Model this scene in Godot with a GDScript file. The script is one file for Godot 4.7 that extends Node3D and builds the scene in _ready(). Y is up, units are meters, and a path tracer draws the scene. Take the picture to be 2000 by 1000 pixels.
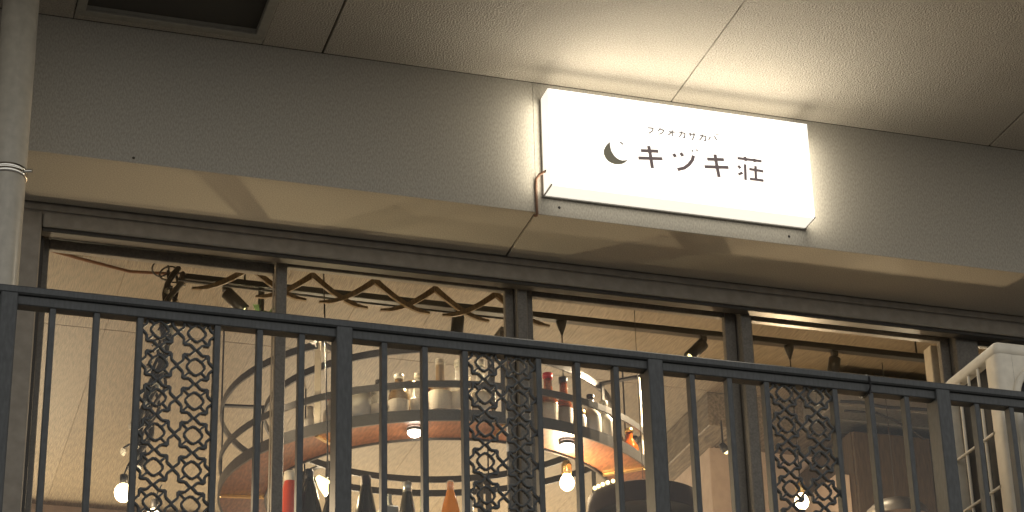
extends Node3D
# A restaurant front on an upper floor at night, seen from the street below.
# x runs along the facade, y is up, the camera looks towards -z. Units are metres.

var M := {}
var taken := {}

# ---------------------------------------------------------------- naming
func numbered(called: String) -> String:
	var n: int = taken.get(called, 0)
	taken[called] = n + 1
	return called if n == 0 else "%s_%03d" % [called, n]

func tag(o: Node3D, label: String, category: String, group := "") -> Node3D:
	o.set_meta("label", label)
	o.set_meta("category", category)
	if group != "":
		o.set_meta("group", group)
	return o

func thing(called: String, label: String, category: String, at := Vector3.ZERO, group := "") -> Node3D:
	var o := Node3D.new()
	o.name = numbered(called)
	add_child(o)
	o.position = at
	return tag(o, label, category, group)

func copy(src: Node3D, label: String, at: Vector3) -> Node3D:
	var o: Node3D = src.duplicate()
	o.name = numbered(String(src.name).rstrip("0123456789").trim_suffix("_"))
	add_child(o)
	o.position = at
	o.set_meta("label", label)
	return o

func mesh_of(st: SurfaceTool) -> ArrayMesh:
	st.generate_normals()
	return st.commit()

func obj(called: String, st: Variant, mat: Material, parent: Node3D = null) -> MeshInstance3D:
	var o := MeshInstance3D.new()
	o.mesh = st if st is Mesh else mesh_of(st)
	o.material_override = mat
	if parent == null:
		o.name = numbered(called)
		add_child(o)
	else:
		o.name = called
		parent.add_child(o, true)
	return o

func struct(called: String, st: Variant, mat: Material) -> MeshInstance3D:
	var o := obj(called, st, mat)
	o.set_meta("kind", "structure")
	return o

# ---------------------------------------------------------------- shapes
func mk() -> SurfaceTool:
	var st := SurfaceTool.new()
	st.begin(Mesh.PRIMITIVE_TRIANGLES)
	st.set_smooth_group(-1)
	return st

func tri(st: SurfaceTool, a: Vector3, b: Vector3, c: Vector3, n: Vector3) -> void:
	if (b - a).cross(c - a).dot(n) > 0.0:
		st.add_vertex(a); st.add_vertex(c); st.add_vertex(b)
	else:
		st.add_vertex(a); st.add_vertex(b); st.add_vertex(c)

func quad(st: SurfaceTool, a: Vector3, b: Vector3, c: Vector3, d: Vector3, n: Vector3) -> void:
	tri(st, a, b, c, n)
	tri(st, a, c, d, n)

# a box between two corners with chamfered edges
func box(st: SurfaceTool, lo: Vector3, hi: Vector3, ch := 0.0) -> void:
	obox(st, Transform3D(Basis(), (lo + hi) * 0.5), (hi - lo) * 0.5, ch)

func obox(st: SurfaceTool, t: Transform3D, h: Vector3, ch := 0.0) -> void:
	st.set_smooth_group(-1)
	var c := minf(ch, minf(h.x, minf(h.y, h.z)) * 0.45)
	for ax in 3:
		var u := (ax + 1) % 3
		var v := (ax + 2) % 3
		for s in [-1.0, 1.0]:
			var p := []
			for q in [[-1, -1], [1, -1], [1, 1], [-1, 1]]:
				var k := Vector3.ZERO
				k[ax] = s * h[ax]
				k[u] = q[0] * (h[u] - c)
				k[v] = q[1] * (h[v] - c)
				p.append(t * k)
			var n := Vector3.ZERO
			n[ax] = s
			quad(st, p[0], p[1], p[2], p[3], t.basis * n)
	if c <= 0.0:
		return
	for ax in 3:
		var u := (ax + 1) % 3
		var v := (ax + 2) % 3
		for su in [-1.0, 1.0]:
			for sv in [-1.0, 1.0]:
				var p := []
				for q in [[-1, 0], [1, 0], [1, 1], [-1, 1]]:
					var k := Vector3.ZERO
					k[ax] = q[0] * (h[ax] - c)
					k[u] = su * (h[u] - (c if q[1] == 1 else 0.0))
					k[v] = sv * (h[v] - (0.0 if q[1] == 1 else c))
					p.append(t * k)
				var n := Vector3.ZERO
				n[u] = su
				n[v] = sv
				quad(st, p[0], p[1], p[2], p[3], t.basis * n)
	for sx in [-1.0, 1.0]:
		for sy in [-1.0, 1.0]:
			for sz in [-1.0, 1.0]:
				var s := Vector3(sx, sy, sz)
				tri(st, t * (s * Vector3(h.x, h.y - c, h.z - c)), t * (s * Vector3(h.x - c, h.y, h.z - c)), t * (s * Vector3(h.x - c, h.y - c, h.z)), t.basis * s)

# a bar from a to b: w across, d along the given depth direction
func bar(st: SurfaceTool, a: Vector3, b: Vector3, w: float, d: float, dep := Vector3(0, 0, 1), ch := 0.0) -> void:
	var y := (b - a).normalized()
	var x := y.cross(dep).normalized()
	var z := x.cross(y).normalized()
	obox(st, Transform3D(Basis(x, y, z), (a + b) * 0.5), Vector3(w, (b - a).length(), d) * 0.5, ch)

func tube(st: SurfaceTool, path: Array, r: Variant, sides := 10, caps := true) -> void:
	st.set_smooth_group(0)
	var rings := []
	var n := path.size()
	var ref := Vector3(0.31, 0.2, 0.93).normalized()
	for i in n:
		var d: Vector3 = (path[mini(i + 1, n - 1)] - path[maxi(i - 1, 0)]).normalized()
		var x := ref - d * ref.dot(d)
		if x.length() < 0.1:
			x = Vector3.UP - d * d.y
		x = x.normalized()
		ref = x
		var y := d.cross(x)
		var rad: float = r[i] if r is Array else r
		var ring := []
		for k in sides:
			var a := TAU * k / sides
			ring.append([path[i] + (x * cos(a) + y * sin(a)) * rad, x * cos(a) + y * sin(a)])
		rings.append(ring)
	for i in n - 1:
		for k in sides:
			var k2 := (k + 1) % sides
			quad(st, rings[i][k][0], rings[i][k2][0], rings[i + 1][k2][0], rings[i + 1][k][0], rings[i][k][1] + rings[i][k2][1])
	if caps:
		st.set_smooth_group(-1)
		for e in [0, n - 1]:
			var d: Vector3 = (path[0] - path[1]) if e == 0 else (path[n - 1] - path[n - 2])
			for k in sides:
				tri(st, path[e], rings[e][k][0], rings[e][(k + 1) % sides][0], d)

# profile: Vector2(radius, height) from bottom to top, turned about y at the point at
func lathe(st: SurfaceTool, prof: Array, at := Vector3.ZERO, seg := 20, basis := Basis()) -> void:
	st.set_smooth_group(0)
	for i in prof.size() - 1:
		var p: Vector2 = prof[i]
		var q: Vector2 = prof[i + 1]
		var slope := Vector2(q.y - p.y, p.x - q.x)
		for k in seg:
			var a := TAU * k / seg
			var b := TAU * (k + 1) / seg
			var c1 := Vector3(cos(a), 0, sin(a))
			var c2 := Vector3(cos(b), 0, sin(b))
			var n: Vector3 = basis * ((c1 + c2) * slope.x * 0.5 + Vector3.UP * slope.y)
			var v := [at + basis * (c1 * p.x + Vector3.UP * p.y), at + basis * (c2 * p.x + Vector3.UP * p.y), at + basis * (c2 * q.x + Vector3.UP * q.y), at + basis * (c1 * q.x + Vector3.UP * q.y)]
			if p.x < 1e-5:
				tri(st, v[0], v[2], v[3], n)
			elif q.x < 1e-5:
				tri(st, v[0], v[1], v[2], n)
			else:
				quad(st, v[0], v[1], v[2], v[3], n)

func ball(st: SurfaceTool, at: Vector3, r: float, sy := 1.0, seg := 14) -> void:
	var prof := []
	for i in 9:
		var a := -PI / 2 + PI * i / 8.0
		prof.append(Vector2(maxf(cos(a), 0.0) * r, sin(a) * r * sy))
	prof[0].x = 0.0
	prof[8].x = 0.0
	lathe(st, prof, at, seg)

# a curved bar: part of a flat ring with a rectangular section; angle 0 points to the street (+z), 90 degrees to +x
func arc(st: SurfaceTool, c: Vector3, r0: float, r1: float, y0: float, y1: float, a0: float, a1: float, n: int) -> void:
	st.set_smooth_group(-1)
	var dir := func(deg: float) -> Vector3: return Vector3(sin(deg_to_rad(deg)), 0, cos(deg_to_rad(deg)))
	for i in n:
		var d1: Vector3 = dir.call(lerpf(a0, a1, float(i) / n))
		var d2: Vector3 = dir.call(lerpf(a0, a1, float(i + 1) / n))
		var Y0 := Vector3.UP * y0
		var Y1 := Vector3.UP * y1
		quad(st, c + d1 * r1 + Y0, c + d2 * r1 + Y0, c + d2 * r1 + Y1, c + d1 * r1 + Y1, d1 + d2)
		quad(st, c + d1 * r0 + Y0, c + d2 * r0 + Y0, c + d2 * r0 + Y1, c + d1 * r0 + Y1, -d1 - d2)
		quad(st, c + d1 * r0 + Y0, c + d2 * r0 + Y0, c + d2 * r1 + Y0, c + d1 * r1 + Y0, Vector3.DOWN)
		quad(st, c + d1 * r0 + Y1, c + d2 * r0 + Y1, c + d2 * r1 + Y1, c + d1 * r1 + Y1, Vector3.UP)
	if absf(a1 - a0) < 359.9:
		for e in [a0, a1]:
			var d: Vector3 = dir.call(e)
			var s := -1.0 if e == a0 else 1.0
			quad(st, c + d * r0 + Vector3.UP * y0, c + d * r1 + Vector3.UP * y0, c + d * r1 + Vector3.UP * y1, c + d * r0 + Vector3.UP * y1, Vector3(d.z, 0, -d.x) * s)

# a flat outline in the xy plane given depth from z0 (back) to z1 (front)
func prism(st: SurfaceTool, poly: PackedVector2Array, z0: float, z1: float, at := Vector3.ZERO) -> void:
	st.set_smooth_group(-1)
	var ix := Geometry2D.triangulate_polygon(poly)
	for i in range(0, ix.size(), 3):
		for zz in [[z0, -1.0], [z1, 1.0]]:
			tri(st, at + Vector3(poly[ix[i]].x, poly[ix[i]].y, zz[0]), at + Vector3(poly[ix[i + 1]].x, poly[ix[i + 1]].y, zz[0]), at + Vector3(poly[ix[i + 2]].x, poly[ix[i + 2]].y, zz[0]), Vector3(0, 0, zz[1]))
	var area := 0.0
	for i in poly.size():
		area += poly[i].cross(poly[(i + 1) % poly.size()])
	for i in poly.size():
		var p := poly[i]
		var q := poly[(i + 1) % poly.size()]
		var o := Vector2((q - p).y, -(q - p).x) * signf(area)
		quad(st, at + Vector3(p.x, p.y, z0), at + Vector3(q.x, q.y, z0), at + Vector3(q.x, q.y, z1), at + Vector3(p.x, p.y, z1), Vector3(o.x, o.y, 0))

# a brush stroke: the outline of a polyline with round ends
func stroke(st: SurfaceTool, pts: Array, w: float, z0: float, z1: float) -> void:
	var line := PackedVector2Array()
	for p in pts:
		line.append(p * 0.001)
	for poly in Geometry2D.offset_polyline(line, w * 0.5, Geometry2D.JOIN_ROUND, Geometry2D.END_ROUND):
		prism(st, poly, z0, z1)

# ---------------------------------------------------------------- materials
func lin(r: float, g: float, b: float) -> Color:
	return Color(r, g, b).linear_to_srgb()

func noise_tex(seed_: int, freq: float, lo: float, hi: float, size := 512, octaves := 4, kind := FastNoiseLite.TYPE_SIMPLEX_SMOOTH) -> NoiseTexture2D:
	var f := FastNoiseLite.new()
	f.seed = seed_
	f.frequency = freq
	f.noise_type = kind
	f.fractal_octaves = octaves
	var t := NoiseTexture2D.new()
	t.width = size
	t.height = size
	t.seamless = true
	t.noise = f
	var g := Gradient.new()
	g.set_color(0, Color(lo, lo, lo))
	g.set_color(1, Color(hi, hi, hi))
	t.color_ramp = g
	return t

func mat(col: Color, rough := 0.7, metal := 0.0) -> StandardMaterial3D:
	var m := StandardMaterial3D.new()
	m.albedo_color = col
	m.roughness = rough
	m.metallic = metal
	return m

func textured(col: Color, rough: float, tex: Texture2D, scale: Vector3, relief: Texture2D = null, cm := 0.0, metal := 0.0) -> StandardMaterial3D:
	var m := mat(col, rough, metal)
	m.uv1_triplanar = true
	m.uv1_world_triplanar = true
	m.uv1_scale = scale
	m.albedo_texture = tex
	if relief:
		m.heightmap_enabled = true
		m.heightmap_texture = relief
		m.heightmap_scale = cm
	return m

func glow(col: Color, e: float) -> StandardMaterial3D:
	var m := mat(Color(0.8, 0.8, 0.8), 0.4)
	m.emission_enabled = true
	m.emission = col
	m.emission_energy_multiplier = e
	return m

func clear_glass(col: Color, alpha: float) -> StandardMaterial3D:
	var m := mat(Color(col.r, col.g, col.b, alpha), 0.04)
	m.transparency = BaseMaterial3D.TRANSPARENCY_ALPHA
	return m

func make_materials() -> void:
	var fine := noise_tex(3, 0.06, 0.80, 1.0)
	var cloudy := noise_tex(5, 0.02, 0.91, 1.0, 512, 5)
	var stipple := noise_tex(11, 0.045, 0.0, 1.0, 1024, 3)
	var stipple_tone := noise_tex(53, 0.06, 0.74, 1.0, 1024, 3)
	var trowel := noise_tex(17, 0.05, 0.0, 1.0, 512, 4)
	var grain := noise_tex(23, 0.03, 0.60, 1.0, 512, 5)
	var brushed := noise_tex(29, 0.05, 0.78, 1.0, 512, 3)
	M.ceiling = textured(lin(0.55, 0.50, 0.42), 0.9, stipple_tone, Vector3(2.5, 2.5, 2.5), stipple, 0.30)
	M.fascia = textured(lin(0.50, 0.472, 0.415), 0.85, fine, Vector3(5.5, 2.2, 5.5), trowel, 0.014)
	M.trim = textured(lin(0.34, 0.31, 0.27), 0.6, cloudy, Vector3(2, 2, 2))
	M.frame = textured(lin(0.20, 0.185, 0.165), 0.45, fine, Vector3(3, 3, 3))
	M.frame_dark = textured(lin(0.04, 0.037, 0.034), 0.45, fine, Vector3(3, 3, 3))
	M.rail = textured(lin(0.085, 0.09, 0.092), 0.45, brushed, Vector3(4, 1, 4), fine, 0.01)
	M.pipe = textured(lin(0.58, 0.545, 0.47), 0.28, cloudy, Vector3(3, 1, 3))
	var blotch := noise_tex(37, 0.02, 0.90, 1.0, 512, 6)
	for q in [[M.trim, 1.6], [M.frame, 2.4], [M.rail, 3.0], [M.pipe, 2.2]]:
		var m: StandardMaterial3D = q[0]
		m.detail_enabled = true
		m.detail_blend_mode = BaseMaterial3D.BLEND_MODE_MUL
		m.detail_albedo = blotch
		m.detail_uv_layer = BaseMaterial3D.DETAIL_UV_2
		m.uv2_triplanar = true
		m.uv2_world_triplanar = true
		m.uv2_scale = Vector3.ONE * float(q[1])
	M.chrome = mat(lin(0.75, 0.73, 0.68), 0.16, 1.0)
	M.vent = textured(lin(0.34, 0.32, 0.27), 0.7, cloudy, Vector3(3, 3, 3))
	M.vent_dark = mat(lin(0.06, 0.055, 0.045), 0.8)
	M.black = mat(lin(0.012, 0.012, 0.013), 0.4)
	M.black_metal = textured(lin(0.02, 0.019, 0.018), 0.35, fine, Vector3(4, 4, 4))
	M.cable = mat(lin(0.17, 0.09, 0.055), 0.6)
	M.wood_ceiling = textured(lin(0.295, 0.24, 0.17), 0.6, grain, Vector3(14, 0.8, 0.7), grain, 0.015)
	M.wood_ceiling_b = textured(lin(0.28, 0.225, 0.155), 0.6, grain, Vector3(13, 0.8, 0.65), grain, 0.015)
	M.wood_ceiling_b.uv1_offset = Vector3(0.37, 0.2, 0.61)
	M.wood_ceiling_c = textured(lin(0.305, 0.25, 0.18), 0.6, grain, Vector3(15, 0.8, 0.75), grain, 0.015)
	M.wood_ceiling_c.uv1_offset = Vector3(0.71, 0.5, 0.13)
	M.plaster = textured(lin(0.44, 0.355, 0.30), 0.8, cloudy, Vector3(1.5, 1.5, 1.5), trowel, 0.04)
	M.beam = textured(lin(0.22, 0.18, 0.13), 0.6, grain, Vector3(4, 4, 0.6))
	M.shelf_wood = textured(lin(0.29, 0.115, 0.052), 0.45, grain, Vector3(5, 5, 1.2), grain, 0.02)
	M.ring_metal = textured(lin(0.085, 0.082, 0.078), 0.4, brushed, Vector3(5, 5, 5), fine, 0.01, 0.25)
	M.ring_dark = textured(lin(0.035, 0.03, 0.025), 0.45, brushed, Vector3(5, 5, 5))
	M.hanger = textured(lin(0.20, 0.125, 0.05), 0.5, grain, Vector3(6, 2, 6))
	M.ac = textured(lin(0.80, 0.73, 0.60), 0.5, cloudy, Vector3(2, 2, 2), fine, 0.01)
	M.ac_dark = mat(lin(0.022, 0.022, 0.026), 0.5)
	M.fins = textured(lin(0.02, 0.021, 0.025), 0.6, brushed, Vector3(30, 1, 30))
	M.steel = textured(lin(0.42, 0.41, 0.39), 0.3, brushed, Vector3(2, 12, 2), null, 0.0, 0.8)
	M.cabinet = textured(lin(0.075, 0.05, 0.027), 0.5, grain, Vector3(6, 0.8, 6))
	M.cream = textured(lin(0.36, 0.32, 0.26), 0.6, cloudy, Vector3(3, 3, 3))
	M.drum = textured(lin(0.03, 0.015, 0.011), 0.85, fine, Vector3(3, 3, 3))
	M.floor = textured(lin(0.34, 0.29, 0.23), 0.6, cloudy, Vector3(1, 1, 1))
	M.slab = textured(lin(0.30, 0.29, 0.27), 0.85, cloudy, Vector3(1, 1, 1), fine, 0.05)
	M.pale_paving = textured(lin(0.30, 0.28, 0.25), 0.9, fine, Vector3(1, 1, 1), fine, 0.2)  # unseen ground, kept pale so that it bounces light upward
	M.ink = glow(Color(0.42, 0.37, 0.37), 0.75)
	M.ink.albedo_color = lin(0.06, 0.05, 0.05)
	M.ink_pale = glow(Color(0.5, 0.48, 0.47), 0.5)
	M.ink_pale.albedo_color = lin(0.12, 0.11, 0.11)
	M.moon = glow(Color(0.42, 0.40, 0.35), 0.7)
	M.moon.albedo_color = lin(0.1, 0.1, 0.07)
	M.panel_face = glow(Color(1.0, 0.98, 0.95), 1.3)
	M.panel_side = glow(Color(1.0, 0.97, 0.90), 1.0)
	M.sign_body = mat(lin(0.7, 0.69, 0.66), 0.35)
	M.bulb = glow(Color(1.0, 0.88, 0.66), 14.0)
	M.led = glow(Color(1.0, 0.96, 0.88), 22.0)
	M.globe = glow(Color(1.0, 0.9, 0.75), 4.0)
	M.lens = glow(Color(1.0, 0.92, 0.62), 3.0)
	M.glass = clear_glass(Color(0.4, 0.42, 0.4), 0.004)
	M.glass.metallic_specular = 0.36
	M.clear = clear_glass(Color(0.92, 0.93, 0.88), 0.22)
	M.white_glass = mat(lin(0.55, 0.53, 0.47), 0.25)
	M.smoke = clear_glass(Color(0.45, 0.36, 0.22), 0.6)
	M.amber = clear_glass(Color(0.55, 0.24, 0.04), 0.75)
	M.dark_bottle = mat(lin(0.018, 0.016, 0.012), 0.15)
	M.green_bottle = mat(lin(0.05, 0.11, 0.03), 0.15)
	M.grey_bottle = mat(lin(0.2, 0.21, 0.2), 0.35)
	M.orange = mat(lin(0.85, 0.27, 0.015), 0.2)
	M.red = mat(lin(0.45, 0.06, 0.03), 0.3)
	M.red_cap = mat(lin(0.5, 0.01, 0.02), 0.3)
	M.paper = textured(lin(0.68, 0.62, 0.50), 0.7, cloudy, Vector3(9, 9, 9))
	M.gold = mat(lin(0.75, 0.52, 0.2), 0.25, 1.0)
	M.leaf = mat(lin(0.04, 0.08, 0.02), 0.5)

# ---------------------------------------------------------------- lights
func area(called: String, at: Vector3, facing: Vector3, size: Vector2, col: Color, e: float) -> void:
	var l := AreaLight3D.new()
	l.name = called
	add_child(l, true)
	var up := Vector3.UP if absf(facing.y) < 0.9 else Vector3(0, 0, 1)
	l.look_at_from_position(at, at + facing, up)
	l.area_size = size
	l.area_normalize_energy = false
	l.light_color = col
	l.light_energy = e
	l.shadow_enabled = true
	l.area_range = 12.0

func omni(called: String, at: Vector3, col: Color, e: float, size := 0.02) -> void:
	var l := OmniLight3D.new()
	l.name = called
	add_child(l, true)
	l.position = at
	l.light_color = col
	l.light_energy = e
	l.light_size = size
	l.omni_range = 12.0
	l.omni_attenuation = 2.0
	l.shadow_enabled = true

func spot(called: String, at: Vector3, to: Vector3, col: Color, e: float, deg: float, size := 0.02) -> void:
	var l := SpotLight3D.new()
	l.name = called
	add_child(l, true)
	l.look_at_from_position(at, to, Vector3(0.01, 0.02, 1))
	l.light_color = col
	l.light_energy = e
	l.light_size = size
	l.spot_angle = deg
	l.spot_angle_attenuation = 0.6
	l.spot_range = 12.0
	l.spot_attenuation = 2.0
	l.shadow_enabled = true

# ================================================================ the scene
func _ready() -> void:
	var cam := Camera3D.new()
	cam.name = "camera"
	add_child(cam)
	cam.projection = Camera3D.PROJECTION_FRUSTUM
	cam.near = 0.05
	cam.far = 400.0
	cam.size = 0.05 * 1000.0 / 4326.37
	cam.frustum_offset = Vector2(13.0, 157.5) / 4326.37 * 0.05
	cam.transform = Transform3D(Basis(Vector3(0.9557, -0.0218, 0.2935), Vector3(-0.1009, 0.9125, 0.3964), Vector3(-0.2765, -0.4085, 0.8699)).orthonormalized(), Vector3(0, 1.6, 0))
	cam.current = true

	var sky_mat := ProceduralSkyMaterial.new()
	sky_mat.sky_top_color = Color(0.22, 0.225, 0.235)
	sky_mat.sky_horizon_color = Color(0.42, 0.41, 0.385)
	sky_mat.ground_horizon_color = Color(0.30, 0.28, 0.25)
	sky_mat.ground_bottom_color = Color(0.15, 0.14, 0.13)
	sky_mat.sky_curve = 0.25
	var sky := Sky.new()
	sky.sky_material = sky_mat
	var env := Environment.new()
	env.background_mode = Environment.BG_SKY
	env.sky = sky
	env.background_energy_multiplier = 8.8
	env.tonemap_mode = Environment.TONE_MAPPER_LINEAR
	env.tonemap_exposure = 1.0
	env.sdfgi_enabled = true
	env.ssao_enabled = true
	env.ssil_enabled = true
	var we := WorldEnvironment.new()
	we.name = "world"
	we.environment = env
	add_child(we)

	# the lit faces of the sign box, the only lamp outside
	var warm := Color(1.0, 0.95, 0.85)
	area("sign_light_front", Vector3(2.505, 5.1045, -5.9065), Vector3(0, 0, 1), Vector2(0.90, 0.34), warm, 2.9)
	area("sign_light_top", Vector3(2.505, 5.2865, -5.953), Vector3(0, 1, 0), Vector2(0.90, 0.07), warm, 0.9)
	area("sign_light_left", Vector3(2.0415, 5.1045, -5.953), Vector3(-1, 0, 0), Vector2(0.07, 0.33), warm, 3.0)
	area("sign_light_right", Vector3(2.9685, 5.1045, -5.953), Vector3(1, 0, 0), Vector2(0.07, 0.33), warm, 3.0)
	area("sign_light_bottom", Vector3(2.505, 4.9225, -5.953), Vector3(0, -1, 0), Vector2(0.90, 0.06), warm, 0.35)

	make_materials()
	build_outside()
	build_room()
	build_doors()
	build_sign()
	build_railing()
	build_outside_things()
	build_ring()
	build_bottles()
	build_track()
	build_room_things()

# ---------------------------------------------------------------- setting
func build_outside() -> void:
	var st := mk()
	box(st, Vector3(-90, -0.3, -90), Vector3(90, 0.0, 90))
	struct("ground", st, M.pale_paving)
	st = mk()
	box(st, Vector3(-4, 2.60, -6.60), Vector3(9, 2.845, -4.88), 0.01)
	struct("balcony_floor", st, M.slab)
	st = mk()
	box(st, Vector3(-4, 0.0, -6.60), Vector3(9, 2.60, -6.36))
	struct("lower_wall", st, M.fascia)
	# the underside of the storey above: a slab and boards hung below it with open joints
	st = mk()
	box(st, Vector3(-4, 5.366, -6.62), Vector3(9, 5.62, -4.70), 0.01)
	var c := struct("balcony_ceiling", st, M.vent_dark)
	var xs := [-2.275, -1.081, 0.115, 1.3133, 2.511, 3.7055, 4.90, 6.10]
	for i in xs.size() - 1:
		var a: float = xs[i] + (0.0035 if xs[i] != 2.511 else 0.0018)
		var b: float = xs[i + 1] - (0.0035 if xs[i + 1] != 2.511 else 0.0018)
		if i == 2:
			for r in [[a, -5.9995, 0.52, -4.71], [0.522, -5.9995, 1.115, -5.968], [1.117, -5.9995, b, -4.71], [0.522, -5.36, 1.115, -4.71]]:
				st = mk()
				box(st, Vector3(r[0], 5.349, r[1]), Vector3(r[2], 5.364, r[3]), 0.0015)
				obj("ceiling_board", st, M.ceiling, c)
		else:
			st = mk()
			box(st, Vector3(a, 5.349, -5.9995), Vector3(b, 5.364, -4.71), 0.0015)
			obj("ceiling_board", st, M.ceiling, c)
	# the beam over the doors: face boards and soffit boards, with one open joint
	st = mk()
	box(st, Vector3(-4, 4.884, -6.34), Vector3(9, 5.360, -6.014))
	var beam := struct("wall_beam", st, M.vent_dark)
	st = mk()
	box(st, Vector3(-4, 4.868, -6.012), Vector3(2.0208, 5.3485, -6.0), 0.0008)
	obj("face_board", st, M.fascia, beam)
	st = mk()
	box(st, Vector3(2.0216, 4.862, -6.012), Vector3(9, 5.3485, -6.0), 0.0008)
	obj("face_board", st, M.fascia, beam)
	for r in [[-4.0, 2.0195, 4.870], [2.0255, 9.0, 4.868]]:
		st = mk()
		box(st, Vector3(r[0], r[2], -6.332), Vector3(r[1], 4.882, -6.014), 0.002)
		obj("soffit_board", st, M.fascia, beam)
	for p in [Vector3(2.10, 4.895, -6.0), Vector3(2.905, 4.893, -6.0), Vector3(0.73, 4.885, -6.0)]:
		st = mk()
		lathe(st, [Vector2(0.0045, 0), Vector2(0.0045, 0.0015), Vector2(0.002, 0.003), Vector2(0, 0.003)], p, 10, Basis(Vector3.RIGHT, PI / 2))
		obj("screw_head", st, M.frame_dark, beam)
	# the wall above and beside the doors, with stepped trim
	st = mk()
	box(st, Vector3(-4, 4.835, -6.455), Vector3(9, 5.36, -6.345))
	box(st, Vector3(-4, 4.92, -6.62), Vector3(9, 5.36, -6.4555))
	struct("header_wall", st, M.trim)
	var t := struct("door_trim", mk_boxes([[Vector3(-4, 4.846, -6.344), Vector3(9, 4.868, -6.336)]], 0.003), M.trim)
	obj("head_strip", mk_boxes([[Vector3(0.4998, 4.790, -6.40), Vector3(9, 4.842, -6.338)]], 0.004), M.trim, t)
	obj("head_strip", mk_boxes([[Vector3(0.4998, 4.776, -6.385), Vector3(9, 4.788, -6.346)]], 0.002), M.frame_dark, t)  # dark colour stands in for the shade of the door reveal
	obj("side_strip", mk_boxes([[Vector3(0.405, 2.846, -6.43), Vector3(0.497, 4.842, -6.34)]], 0.004), M.trim, t)
	struct("side_wall", mk_boxes([[Vector3(-4, 2.846, -6.62), Vector3(0.403, 4.833, -6.35)]], 0.0), M.fascia)

func mk_boxes(list: Array, ch: float) -> SurfaceTool:
	var st := mk()
	for b in list:
		box(st, b[0], b[1], ch)
	return st

func build_room() -> void:
	struct("room_floor", mk_boxes([[Vector3(0.0, 2.70, -10.4), Vector3(5.6, 2.85, -6.602)]], 0.0), M.floor)
	var c := struct("room_ceiling", mk_boxes([[Vector3(-0.1, 5.266, -10.4), Vector3(5.7, 5.40, -6.622)]], 0.0), M.vent_dark)
	var kinds := [M.wood_ceiling, M.wood_ceiling_b, M.wood_ceiling_c]
	for row in [[-8.098, -6.622], [-10.2, -8.102]]:
		var x := 0.0
		var i := 0
		while x < 5.5:
			var st := mk()
			box(st, Vector3(x + 0.0003, 5.25, row[0]), Vector3(x + 0.3027, 5.264, row[1]), 0.0008)
			obj("ceiling_plank", st, kinds[(i * 2 + (0 if row[1] > -7 else 1)) % 3], c)
			x += 0.303
			i += 1
	struct("back_wall", mk_boxes([[Vector3(0.0, 2.85, -10.4), Vector3(5.6, 5.25, -10.2)]], 0.0), M.plaster)
	struct("left_wall", mk_boxes([[Vector3(-0.1, 2.85, -10.4), Vector3(0.0, 5.25, -6.622)]], 0.0), M.plaster)
	struct("right_wall", mk_boxes([[Vector3(5.5, 2.85, -10.2), Vector3(5.6, 5.25, -6.622)]], 0.0), M.plaster)
	var w := struct("inner_wall", mk_boxes([[Vector3(3.58, 2.85, -10.2), Vector3(5.5, 5.25, -8.36)]], 0.004), M.plaster)
	obj("crown_beam", mk_boxes([[Vector3(3.48, 5.095, -10.2), Vector3(3.60, 5.2495, -8.11)], [Vector3(3.602, 5.095, -8.358), Vector3(5.4, 5.2495, -8.11)]], 0.004), M.beam, w)

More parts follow.
